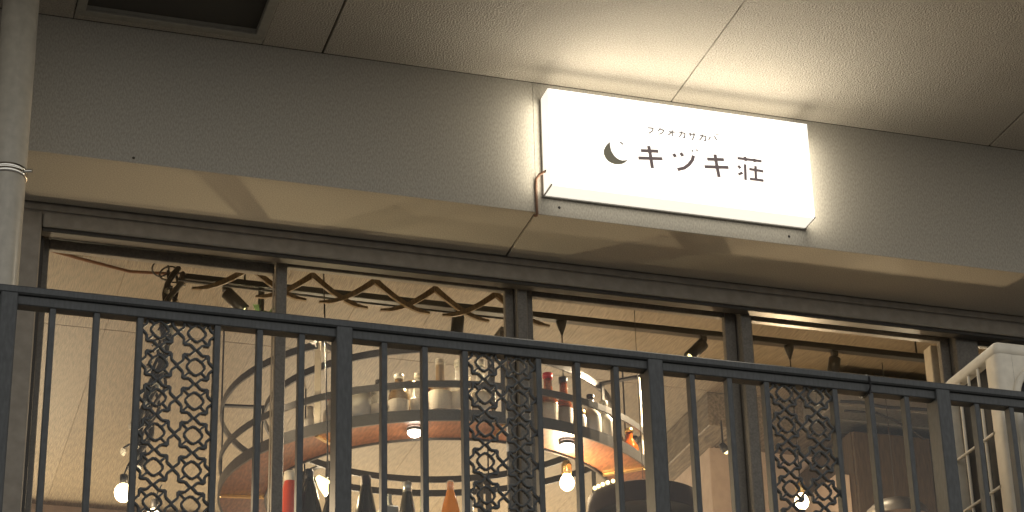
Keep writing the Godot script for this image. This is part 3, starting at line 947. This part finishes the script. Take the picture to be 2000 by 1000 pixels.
func build_bottles() -> void:
	var Y := 4.5245
	var R := 0.765
	bottle("bottle", "tiny white bottle at the left end of the shelf's lit front", on_ring(306.8, R, Y), 0.135, 0.022, M.white_glass, M.cream, null, 0.35, 0.45)
	bottle("bottle", "small pale bottle with a red neck, next to the cream upright", on_ring(313.6, 0.76, Y), 0.155, 0.028, M.white_glass, M.red_cap, M.paper, 0.35, 0.4)
	bottle("bottle", "white bottle half hidden by the railing post", on_ring(317.6, R, Y), 0.16, 0.03, M.white_glass, M.cream, null, 0.4, 0.4)
	jar("jar", "wide white jar with a flat lid right of the railing post", on_ring(322.6, R, Y), 0.155, 0.048, M.white_glass, M.cream)
	bottle("bottle", "clear bottle with a dark cork right of the wide white jar", on_ring(328.0, 0.755, Y), 0.185, 0.032, M.clear, M.dark_bottle, M.paper, 0.35, 0.4, "bottles on the round shelf", 328.0)
	bottle("bottle", "round bodied bottle with a white cap and printed label", on_ring(333.6, R, Y), 0.195, 0.038, M.smoke, M.white_glass, M.paper, 0.34, 0.4, "bottles on the round shelf", 333.6)
	bottle("bottle", "narrow bottle with a pale cap above the left shelf lamp", on_ring(338.8, R, Y), 0.195, 0.028, M.clear, M.paper, M.paper, 0.36, 0.42, "bottles on the round shelf", 338.8)
	bottle("bottle", "tall clear bottle with a long neck and brown dome shoulders", on_ring(344.7, 0.77, Y), 0.245, 0.044, M.smoke, M.clear, M.paper, 0.48, 0.34, "bottles on the round shelf", 344.7)
	bottle("bottle", "tall clear bottle beside the middle star panel", on_ring(349.8, 0.77, Y), 0.24, 0.040, M.clear, M.clear, M.paper, 0.46, 0.38, "bottles on the round shelf", 349.8)
	bottle("bottle", "clear bottle behind the left column of the middle star panel", on_ring(355.6, R, Y), 0.25, 0.036, M.clear, M.white_glass, M.paper, 0.42, 0.38, "bottles on the round shelf", 355.6)
	bottle("bottle", "dark bottle behind the middle star panel and mullion", on_ring(6.0, R, Y), 0.24, 0.034, M.dark_bottle, M.black, null, 0.42, 0.36)
	bottle("bottle", "bottle with a bright red capped neck and cream label", on_ring(15.4, R, Y), 0.235, 0.036, M.amber, M.red_cap, M.paper, 0.42, 0.42, "bottles on the round shelf", 15.4)
	bottle("bottle", "bottle with a black capped neck beside the red capped one", on_ring(20.6, R, Y), 0.235, 0.032, M.amber, M.black, M.cream, 0.42, 0.42, "bottles on the round shelf", 20.6)
	jar("jar", "squat pale jar above the right shelf lamp", on_ring(25.6, R, Y), 0.12, 0.034, M.white_glass, M.gold)
	bottle("bottle", "pale round bottle with a black neck at the shelf's right", on_ring(30.6, 0.77, Y), 0.20, 0.038, M.white_glass, M.black, null, 0.36, 0.32)
	bottle("bottle", "pale round bottle with a white neck at the shelf's right", on_ring(36.6, 0.77, Y), 0.20, 0.038, M.white_glass, M.white_glass, null, 0.36, 0.32)
	bottle("bottle", "amber bottle at the shelf's right end", on_ring(54.0, R, Y), 0.17, 0.033, M.amber, M.gold, M.orange, 0.36, 0.4, "bottles on the round shelf", 50.0)
	bottle("bottle", "white bottle with a dark stopper at the far right shelf end", on_ring(62.0, R, Y), 0.18, 0.028, M.white_glass, M.black, null, 0.4, 0.36)
	var more := [
		[310.0, 0.70, 0.14, 0.024, "slim white bottle in the second row behind the cream upright", M.white_glass, M.cream],
		[325.2, 0.705, 0.17, 0.030, "white bottle in the second row behind the wide jar", M.white_glass, M.white_glass],
		[331.0, 0.715, 0.165, 0.026, "smoky bottle in the second row, left of the left shelf lamp", M.smoke, M.black],
		[336.3, 0.71, 0.19, 0.027, "white bottle in the second row over the left shelf lamp", M.white_glass, M.gold],
		[341.8, 0.755, 0.15, 0.024, "short amber bottle between two taller ones", M.amber, M.gold],
		[352.6, 0.70, 0.21, 0.030, "pale bottle in the second row left of the middle star panel", M.white_glass, M.paper],
		[10.6, 0.765, 0.20, 0.030, "smoky bottle partly behind the middle star panel's right edge", M.smoke, M.paper],
		[18.2, 0.705, 0.17, 0.028, "pale bottle in the second row between the red and black caps", M.white_glass, M.gold],
		[33.6, 0.71, 0.17, 0.030, "pale bottle in the second row between the two round bottles", M.white_glass, M.cream],
		[41.2, 0.765, 0.15, 0.030, "short pale bottle near the right upright of the shelf", M.white_glass, M.gold],
		[46.4, 0.755, 0.16, 0.026, "smoky bottle just before the right upright", M.smoke, M.black],
	]
	for q in more:
		bottle("bottle", q[4], on_ring(q[0], q[1], Y), q[2], q[3], q[5], q[6], M.paper, 0.38, 0.4, "bottles on the round shelf", q[0])
	# a cream bowl of crumpled paper flowers at the left of the shelf
	var w := thing("paper_flowers", "cream crumpled paper flowers lying on the shelf at the left", "flowers", on_ring(266.0, 0.765, Y))
	var rng := RandomNumberGenerator.new()
	rng.seed = 41
	for k in 7:
		var st := mk()
		var c := Vector3(rng.randf_range(-0.03, 0.03), 0.028 + rng.randf_range(-0.008, 0.018), rng.randf_range(-0.05, 0.05))
		for i in 9:
			var d := Vector3(rng.randf_range(-1, 1), rng.randf_range(-0.4, 1), rng.randf_range(-1, 1)).normalized()
			var u := d.cross(Vector3(0.3, 0.8, 0.5)).normalized()
			var v := d.cross(u)
			var q := c + d * 0.016
			quad(st, q + u * 0.017, q + v * 0.017 + d * 0.004, q - u * 0.017, q - v * 0.017 + d * 0.005, d)
		obj("blossom", st, M.cream, w)

	# the window counter and the big bottles that stand on it
	var c := thing("window_counter", "wooden counter along the inside of the glass doors", "counter", Vector3(0.7, 2.85, -6.98))
	obj("counter_top", mk_boxes([[Vector3(0, 0.955, 0), Vector3(2.1, 0.99, 0.36)]], 0.004), M.cabinet, c)
	for x in [0.05, 1.0, 2.0]:
		obj("leg", mk_boxes([[Vector3(x, 0.001, 0.03), Vector3(x + 0.05, 0.954, 0.33)]], 0.003), M.cabinet, c)
	var yb := 3.8405
	var gp := "large bottles on the window counter"
	bottle("large_bottle", "red bottle with a pale neck, leftmost of the large bottles", Vector3(1.392, yb, -6.76), 0.36, 0.042, M.red, M.paper, null, 0.40, 0.42, gp)
	bottle("large_bottle", "dark sloping bottle with a cream cap, right of the red one", Vector3(1.462, yb, -6.79), 0.385, 0.046, M.dark_bottle, M.black, null, 0.40, 0.28, gp)
	bottle("large_bottle", "dark sloping bottle in front of the small lit spotlight", Vector3(1.545, yb, -6.80), 0.345, 0.046, M.dark_bottle, M.black, null, 0.40, 0.28, gp)
	bottle("large_bottle", "dark wine bottle with a pale strip on its neck", Vector3(1.648, yb, -6.76), 0.368, 0.042, M.dark_bottle, M.drum, null, 0.42, 0.34, gp)
	bottle("large_bottle", "slim dark bottle with a steel pourer in the middle", Vector3(1.796, yb, -6.78), 0.365, 0.036, M.dark_bottle, M.steel, null, 0.42, 0.36, gp)
	bottle("large_bottle", "green bottle beside the orange one", Vector3(1.868, yb, -6.83), 0.335, 0.034, M.green_bottle, M.leaf, null, 0.55, 0.32, gp)
	bottle("large_bottle", "bright orange bottle with a clear tapered neck", Vector3(1.938, yb, -6.75), 0.372, 0.043, M.orange, M.clear, null, 0.42, 0.24, gp)
	bottle("large_bottle", "small white topped bottle right of the orange one", Vector3(2.005, yb, -6.76), 0.335, 0.03, M.white_glass, M.white_glass, null, 0.5, 0.4, gp)
	var st := mk()
	box(st, Vector3(-0.032, 0.0, -0.03), Vector3(0.032, 0.30, 0.03), 0.006)
	var gb := thing("square_bottle", "square grey bottle between the slim dark bottles", "bottle", Vector3(1.752, yb, -6.86), gp)
	obj("body", st, M.grey_bottle, gb)
	st = mk()
	lathe(st, [Vector2(0.02, 0.30), Vector2(0.012, 0.315), Vector2(0.012, 0.345), Vector2(0, 0.345)], Vector3.ZERO, 14)
	obj("neck", st, M.grey_bottle, gb)

# ---------------------------------------------------------------- the lighting track and what hangs from it
func build_track() -> void:
	var t := thing("lighting_track", "long black lighting track hung under the wooden ceiling", "lighting track")
	obj("rail", mk_boxes([[Vector3(1.082, 5.068, -7.218), Vector3(4.09, 5.092, -7.184)]], 0.002), M.black_metal, t)
	obj("end_piece", mk_boxes([[Vector3(4.066, 4.98, -7.217), Vector3(4.089, 5.0675, -7.185)]], 0.002), M.black_metal, t)
	for x in [1.3, 2.3, 3.22, 4.0]:
		var st := mk()
		tube(st, [Vector3(x, 5.0925, -7.2), Vector3(x, 5.25, -7.2)], 0.004, 8)
		obj("stem", st, M.black_metal, t)
	var warm := Color(1.0, 0.90, 0.74)
	var spots := [
		[1.232, "black cylinder spotlight on the track, nearest the left hangers", Vector3(1.70, 4.58, -7.13), 3.2],
		[2.106, "black cylinder spotlight on the track, beside the first mullion", Vector3(2.0, 4.5, -7.0), 1.6],
		[3.087, "black cylinder spotlight on the track, in the third glass door", Vector3(2.62, 4.58, -7.13), 3.2],
		[3.640, "black cylinder spotlight on the track above the right star panel", Vector3(3.3, 3.2, -7.4), 1.2],
	]
	for s in spots:
		var o := thing("track_spotlight", s[1], "spotlight", Vector3(s[0], 5.067, -7.2), "spotlights on the black track")
		var st := mk()
		box(st, Vector3(-0.012, -0.022, -0.012), Vector3(0.012, 0.0, 0.012), 0.002)
		obj("adapter", st, M.black_metal, o)
		var dirn: Vector3 = (s[2] - o.position).normalized()
		var x := dirn.cross(Vector3(0, 0, 1)).normalized()
		var b := Basis(x, -dirn, x.cross(-dirn))
		st = mk()
		lathe(st, [Vector2(0.018, -0.098), Vector2(0.024, -0.098), Vector2(0.024, -0.004), Vector2(0.018, 0.0), Vector2(0, 0.0)], Vector3(0, -0.026, 0), 16, b)
		lathe(st, [Vector2(0.018, -0.098), Vector2(0.018, -0.080), Vector2(0, -0.080)], Vector3(0, -0.026, 0), 16, b)
		obj("can", st, M.black_metal, o)
		st = mk()
		ball(st, Vector3(0, -0.026, 0) + dirn * 0.086, 0.012)
		obj("bulb", st, M.lens, o)
		spot("track_spot_light", o.position + Vector3(0, -0.026, 0) + dirn * 0.100, s[2], warm, s[3], 36.0, 0.012)
	# pendants with bare bulbs
	var pend := [
		[2.512, 4.42, "bare bulb pendant hanging inside the round shelf, lit, right of centre", 0.3],
		[3.447, 4.425, "bare bulb pendant behind the right star panel, lit", 0.8],
	]
	for p in pend:
		var o := thing("pendant_lamp", p[2], "pendant lamp", Vector3(p[0], p[1], -7.2), "bare bulb pendants")
		var top: float = 5.067 - p[1]
		var st := mk()
		lathe(st, [Vector2(0.004, top - 0.055), Vector2(0.016, top - 0.02), Vector2(0.021, top), Vector2(0, top)], Vector3.ZERO, 14)
		obj("cap", st, M.black_metal, o)
		st = mk()
		tube(st, [Vector3(0, 0.085, 0), Vector3(0, top - 0.05, 0)], 0.0025, 6)
		obj("cord", st, M.black_metal, o)
		st = mk()
		lathe(st, [Vector2(0.017, 0.03), Vector2(0.019, 0.034), Vector2(0.019, 0.07), Vector2(0.012, 0.085), Vector2(0, 0.088)], Vector3.ZERO, 16)
		obj("socket", st, M.gold, o)
		st = mk()
		lathe(st, [Vector2(0, -0.03), Vector2(0.014, -0.028), Vector2(0.024, -0.017), Vector2(0.028, -0.002), Vector2(0.024, 0.014), Vector2(0.015, 0.028), Vector2(0.013, 0.034), Vector2(0, 0.034)], Vector3.ZERO, 18)
		obj("bulb", st, M.bulb, o)
		omni("pendant_light", o.position, Color(1.0, 0.87, 0.68), p[3], 0.022)
	# a dark globe hanging plant pot near the first mullion
	var hp := thing("hanging_plant", "small dark hanging pot with leaves beside the first door stile", "plant", Vector3(1.362, 5.035, -7.20))
	var s2 := mk()
	ball(s2, Vector3(0, -0.115, 0), 0.034, 0.9)
	obj("pot", s2, M.black_metal, hp)
	s2 = mk()
	tube(s2, [Vector3(0, -0.085, 0), Vector3(0, 0.033, 0)], 0.012, 8)
	obj("hook", s2, M.black_metal, hp)
	for k in 9:
		var a := TAU * k / 9.0
		var d := Vector3(cos(a), 0, sin(a))
		var n := Vector3(-d.z, 0, d.x) * 0.011
		s2 = mk()
		var p0 := Vector3(0, -0.09, 0) + d * 0.01
		var p1 := p0 + d * 0.045 + Vector3.UP * (0.035 if k % 2 else 0.012)
		var p2 := p0 + d * 0.085 + Vector3.UP * (0.02 if k % 2 else -0.02)
		quad(s2, p0 - n * 0.4, p1 - n, p1 + n, p0 + n * 0.4, Vector3.UP)
		tri(s2, p1 - n, p2, p1 + n, Vector3.UP)
		obj("leaf", s2, M.leaf, hp)

# ---------------------------------------------------------------- other things in the room
func build_room_things() -> void:
	var st: SurfaceTool
	# wooden hangers on a thin wire just inside the doors
	var wire := mk()
	tube(wire, [Vector3(1.0, 4.876, -6.80), Vector3(1.6, 4.866, -6.80), Vector3(2.3, 4.862, -6.80)], 0.004, 8)
	tag(obj("wire", wire, M.black), "thin black wire stretched across behind the wooden hangers", "wire")
	var hl := ["leftmost wooden hanger, above the left star panel", "wooden hanger just right of the first door stile", "middle wooden hanger of the five", "wooden hanger left of the first mullion", "rightmost wooden hanger, half hidden by the first mullion"]
	var h0: Node3D
	for k in 5:
		var at := Vector3(1.238 + 0.2195 * k, 4.932, -6.76 - 0.012 * (k % 2))
		if k == 0:
			h0 = thing("wooden_hanger", hl[0], "hanger", at, "wooden hangers behind the glass")
			for s in [-1.0, 1.0]:
				st = mk()
				var up := PackedVector2Array()
				var lo := PackedVector2Array()
				for i in 13:
					var u := i / 12.0
					var x: float = s * lerpf(-0.004, 0.196, u)
					var yy := 0.012 - 0.125 * (0.35 * u + 0.65 * sin(u * PI * 0.5)) + 0.014 * u * u
					var th := lerpf(0.028, 0.011, u) * (1.0 if u < 0.9 else 0.7)
					up.append(Vector2(x, yy + th * 0.3))
					lo.append(Vector2(x, yy - th * 0.7))
				lo.reverse()
				var poly := up
				poly.append_array(lo)
				prism(st, poly, -0.006 + 0.002 * s, 0.006 + 0.002 * s)
				obj("arm", st, M.hanger, h0)
			st = mk()
			tube(st, [Vector3(0, 0.005, 0.0), Vector3(0, 0.05, 0), Vector3(0.012, 0.075, 0), Vector3(0.0, 0.095, 0), Vector3(-0.012, 0.083, 0)], 0.003, 6)
			obj("hook", st, M.black_metal, h0)
		else:
			copy(h0, hl[k], at)

	# the bundle of cables and clear bulbs that hangs down at the left
	var b := thing("cable_bundle", "tangled dark cables with clear little bulbs hanging behind the left star panel", "cable bundle", Vector3.ZERO)
	var top := Vector3(1.055, 5.10, -7.21)
	var low := Vector3(0.868, 4.17, -6.78)
	var rng := RandomNumberGenerator.new()
	rng.seed = 7
	for n in 4:
		st = mk()
		var path := []
		for i in 25:
			var u := i / 24.0
			var a := u * 13.0 + n * TAU / 4
			var amp := 0.020 + 0.014 * sin(u * 9.0 + n)
			path.append(top.lerp(low, u) + Vector3(cos(a), 0.2 * sin(a * 0.7), sin(a)) * amp + Vector3(0.02 * sin(u * PI), 0, 0))
		tube(st, path, 0.011 if n < 2 else 0.006, 7)
		obj("cable", st, M.black_metal if n < 3 else M.ring_dark, b)
	for i in 26:
		var u := 0.06 + i / 26.0 * 0.92
		var a := i * 2.4
		var p := top.lerp(low, u) + Vector3(cos(a) * 0.034, sin(a * 1.7) * 0.02, sin(a) * 0.03)
		st = mk()
		ball(st, p, 0.0105 if i % 3 else 0.0065, 1.35, 10)
		obj("clear_bulb", st, M.clear if i % 3 else M.chrome, b)
		st = mk()
		tube(st, [p + Vector3(0, 0.012, 0), p + Vector3(-cos(a) * 0.02, 0.026, -sin(a) * 0.02)], 0.004, 6)
		obj("bulb_socket", st, M.black, b)
	st = mk()
	tube(st, [Vector3(0.57, 5.247, -7.42), Vector3(0.72, 5.243, -7.47), Vector3(0.92, 5.225, -7.50), Vector3(1.03, 5.16, -7.35), top], 0.0065, 8)
	obj("feed_cable", st, M.cable, b)
	for n in 3:
		st = mk()
		var path := []
		for i in 17:
			var a := TAU * i / 16.0
			path.append(Vector3(1.0 + 0.03 * n, 5.13 - 0.015 * n, -7.25) + Vector3(cos(a) * 0.03, sin(a) * 0.022, sin(a + n) * 0.02))
		tube(st, path, 0.0035, 6, false)
		obj("cable_loop", st, M.ring_dark, b)
	var l1 := thing("hanging_bulb", "bright bare bulb at the end of the cable bundle at left", "bulb", Vector3(0.846, 4.08, -6.76), "bulbs by the cable bundle")
	st = mk()
	ball(st, Vector3.ZERO, 0.029, 1.1)
	obj("bulb", st, M.bulb, l1)
	st = mk()
	lathe(st, [Vector2(0.011, 0.026), Vector2(0.013, 0.028), Vector2(0.013, 0.06), Vector2(0, 0.062)], Vector3.ZERO, 12)
	obj("socket", st, M.black_metal, l1)
	st = mk()
	tube(st, [Vector3(0, 0.06, 0), Vector3(0.012, 0.1, -0.012), low - l1.position + Vector3(0, 0.03, 0)], 0.003, 6)
	obj("cord", st, M.black_metal, l1)
	omni("hanging_bulb_light", l1.position, Color(1.0, 0.89, 0.73), 0.18, 0.026)
	var l2 := copy(l1, "bare bulb at the bottom edge behind the left star panel", Vector3(0.955, 4.018, -6.80))
	omni("hanging_bulb_light", l2.position, Color(1.0, 0.89, 0.73), 0.12, 0.018)

	# a tilted little spotlight among the large bottles
	var sp := thing("small_spotlight", "small tilted spotlight with a glowing yellow cone among the bottles", "spotlight", Vector3(1.53, 4.202, -6.86))
	var tilt := Basis(Vector3(0, 0, 1), 0.75)
	st = mk()
	lathe(st, [Vector2(0.026, -0.03), Vector2(0.021, 0.005), Vector2(0.009, 0.038), Vector2(0, 0.04)], Vector3.ZERO, 18, tilt)
	obj("lamp_shade", st, M.lens, sp)
	st = mk()
	tube(st, [Vector3(0.012, 0.03, -0.01), Vector3(0.03, 0.2, -0.1), Vector3(0.05, 1.048, -0.3)], 0.003, 6)
	obj("cord", st, M.black_metal, sp)
	st = mk()
	ball(st, tilt * Vector3(0, -0.024, 0), 0.020, 1.0)
	obj("bulb", st, M.bulb, sp)
	omni("small_spotlight_light", sp.position + tilt * Vector3(0, -0.024, 0), Color(1.0, 0.9, 0.7), 0.25, 0.016)

	# round dark shade at the right, with a string of tiny lamps at its rim
	var ds := thing("drum_shade", "large dark brown round drum shade low at the right", "lamp shade", Vector3(2.70, 4.20, -6.92))
	st = mk()
	lathe(st, [Vector2(0.196, 0.0), Vector2(0.200, 0.003), Vector2(0.200, 0.072), Vector2(0.196, 0.075), Vector2(0, 0.075)], Vector3.ZERO, 48)
	obj("drum", st, M.drum, ds)
	st = mk()
	lathe(st, [Vector2(0, 0.066), Vector2(0.192, 0.066), Vector2(0.194, 0.001)], Vector3.ZERO, 48)
	obj("lining", st, M.black, ds)
	st = mk()
	tube(st, [Vector3(0, 0.075, 0), Vector3(0, 1.05, 0)], 0.0012, 6)
	obj("stem", st, M.black_metal, ds)
	var sl := thing("string_lights", "short row of tiny white lamps along the drum shade's left rim", "string lights", Vector3(2.70, 4.28, -6.92))
	for k in 6:
		var a := deg_to_rad(282.0 + 6.5 * k)
		st = mk()
		ball(st, Vector3(sin(a) * 0.203, 0.002, cos(a) * 0.203), 0.0075, 1.0, 10)
		obj("bulb", st, M.lens, sl)

	# kitchen things at the right
	var du := thing("metal_duct", "grey sheet metal exhaust duct under the ceiling at right", "duct", Vector3(3.86, 5.06, -7.98))
	obj("duct_body", mk_boxes([[Vector3(0, 0, 0), Vector3(0.62, 0.14, 0.30)]], 0.004), M.steel, du)
	obj("flange", mk_boxes([[Vector3(-0.008, -0.006, 0.12), Vector3(0.628, 0.146, 0.145)]], 0.002), M.steel, du)
	obj("flange", mk_boxes([[Vector3(-0.008, -0.006, 0.285), Vector3(0.628, 0.146, 0.305)]], 0.002), M.steel, du)
	st = mk()
	tube(st, [Vector3(3.86, 5.045, -7.62), Vector3(3.95, 5.052, -7.62), Vector3(4.05, 5.04, -7.62), Vector3(4.2, 5.046, -7.62), Vector3(4.45, 5.055, -7.62)], 0.007, 8)
	tube(st, [Vector3(3.88, 5.01, -7.63), Vector3(4.02, 5.015, -7.63), Vector3(4.12, 4.99, -7.64), Vector3(4.3, 4.97, -7.75)], 0.005, 8)
	tag(obj("black_cable", st, M.black), "black cables sagging under the metal duct", "cable")
	var cb := thing("wall_cabinet", "brown wooden wall cabinet with plain doors under the duct", "cabinet", Vector3(3.99, 4.40, -8.05))
	obj("carcass", mk_boxes([[Vector3(0, 0.0, -0.30), Vector3(0.92, 0.60, 0.235)]], 0.003), M.cabinet, cb)
	for k in 2:
		obj("door", mk_boxes([[Vector3(0.004 + 0.36 * k, 0.004, 0.237), Vector3(0.358 + 0.36 * k, 0.596, 0.255)]], 0.003), M.cabinet, cb)
	obj("pale_side", mk_boxes([[Vector3(-0.062, 0.05, -0.30), Vector3(-0.003, 0.42, 0.20)]], 0.002), M.plaster, cb)
	var dl := thing("dome_lamp", "white enamel dome lamp shade at the lower right, unlit", "lamp shade", Vector3(3.87, 4.405, -7.25))
	st = mk()
	lathe(st, [Vector2(0.125, 0.0), Vector2(0.128, 0.004), Vector2(0.118, 0.035), Vector2(0.085, 0.065), Vector2(0.04, 0.082), Vector2(0, 0.085)], Vector3.ZERO, 36)
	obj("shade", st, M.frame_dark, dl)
	st = mk()
	lathe(st, [Vector2(0.123, 0.001), Vector2(0.114, 0.033), Vector2(0.08, 0.06), Vector2(0, 0.078)], Vector3.ZERO, 36)
	obj("lining", st, M.plaster, dl)
	st = mk()
	tube(st, [Vector3(0, 0.085, 0), Vector3(0, 0.66, 0)], 0.0015, 6)
	obj("stem", st, M.black_metal, dl)
	var ws := thing("wall_spotlight", "tiny lit spotlight on the plain wall beside the third door", "spotlight", Vector3(3.52, 4.965, -8.05))
	st = mk()
	lathe(st, [Vector2(0.017, -0.012), Vector2(0.019, 0.0), Vector2(0.012, 0.03), Vector2(0, 0.032)], Vector3.ZERO, 14, Basis(Vector3(0, 0, 1), 0.6))
	obj("shade", st, M.black_metal, ws)
	st = mk()
	ball(st, Vector3(0.005, -0.012, 0), 0.011, 0.8, 10)
	obj("bulb", st, M.lens, ws)
	st = mk()
	tube(st, [Vector3(-0.01, 0.028, 0), Vector3(-0.01, 0.13, 0)], 0.004, 6)
	obj("stem", st, M.black_metal, ws)
	var wl := [[0.75, "added glowing fill globe out of view on the far wall, at the left"], [2.3, "added glowing fill globe out of view on the far wall, behind the round shelf"], [3.3, "added glowing fill globe out of view on the far wall, beside the inner wall"], [4.75, "added glowing fill globe out of view on the inner wall, below the cabinet"]]
	for q in wl:  # unseen lamps added to brighten the room and its ceiling
		var lamp := thing("fill_lamp", q[1], "fill lamp", Vector3(q[0], 4.38 if q[0] < 4 else 4.0, -10.19 if q[0] < 4 else -8.35), "added fill globes out of view")
		st = mk()
		lathe(st, [Vector2(0.05, -0.009), Vector2(0.05, 0.01), Vector2(0.02, 0.03), Vector2(0, 0.03)], Vector3.ZERO, 20, Basis(Vector3.RIGHT, PI / 2))
		obj("plate", st, M.gold, lamp)
		st = mk()
		ball(st, Vector3(0, 0, 0.15), 0.13, 1.0, 20)
		obj("globe", st, M.globe, lamp)
		omni("fill_lamp_light", lamp.position + Vector3(0, 0, 0.15), Color(1.0, 0.92, 0.76), 1.55 if q[0] < 4 else 1.1, 0.12)
	# a dark back bar shelf along the far wall
	var bs := thing("back_shelf", "long dark wooden shelf along the far wall, low at left", "shelf", Vector3(0.3, 4.98, -10.18))
	obj("shelf_board", mk_boxes([[Vector3(0, 0, 0), Vector3(2.9, 0.03, 0.09)]], 0.003), M.beam, bs)
	obj("shelf_board", mk_boxes([[Vector3(0, -0.42, 0), Vector3(2.9, -0.39, 0.09)]], 0.003), M.beam, bs)
	for x in [0.0, 1.4, 2.86]:
		obj("upright", mk_boxes([[Vector3(x, -2.12, 0.01), Vector3(x + 0.04, -0.001, 0.08)]], 0.003), M.beam, bs)
	for p in [Vector3(2.29, 5.247, -7.02), Vector3(3.20, 5.247, -6.95)]:
		var dn := thing("ceiling_downlight", "small round downlight in the wooden ceiling, third door" if p.x < 3 else "small round downlight in the wooden ceiling, rightmost lit door", "downlight", p, "downlights in the wooden ceiling")
		st = mk()
		lathe(st, [Vector2(0, -0.004), Vector2(0.016, -0.004), Vector2(0.017, 0.0025)], Vector3.ZERO, 16)
		obj("lens", st, M.lens, dn)
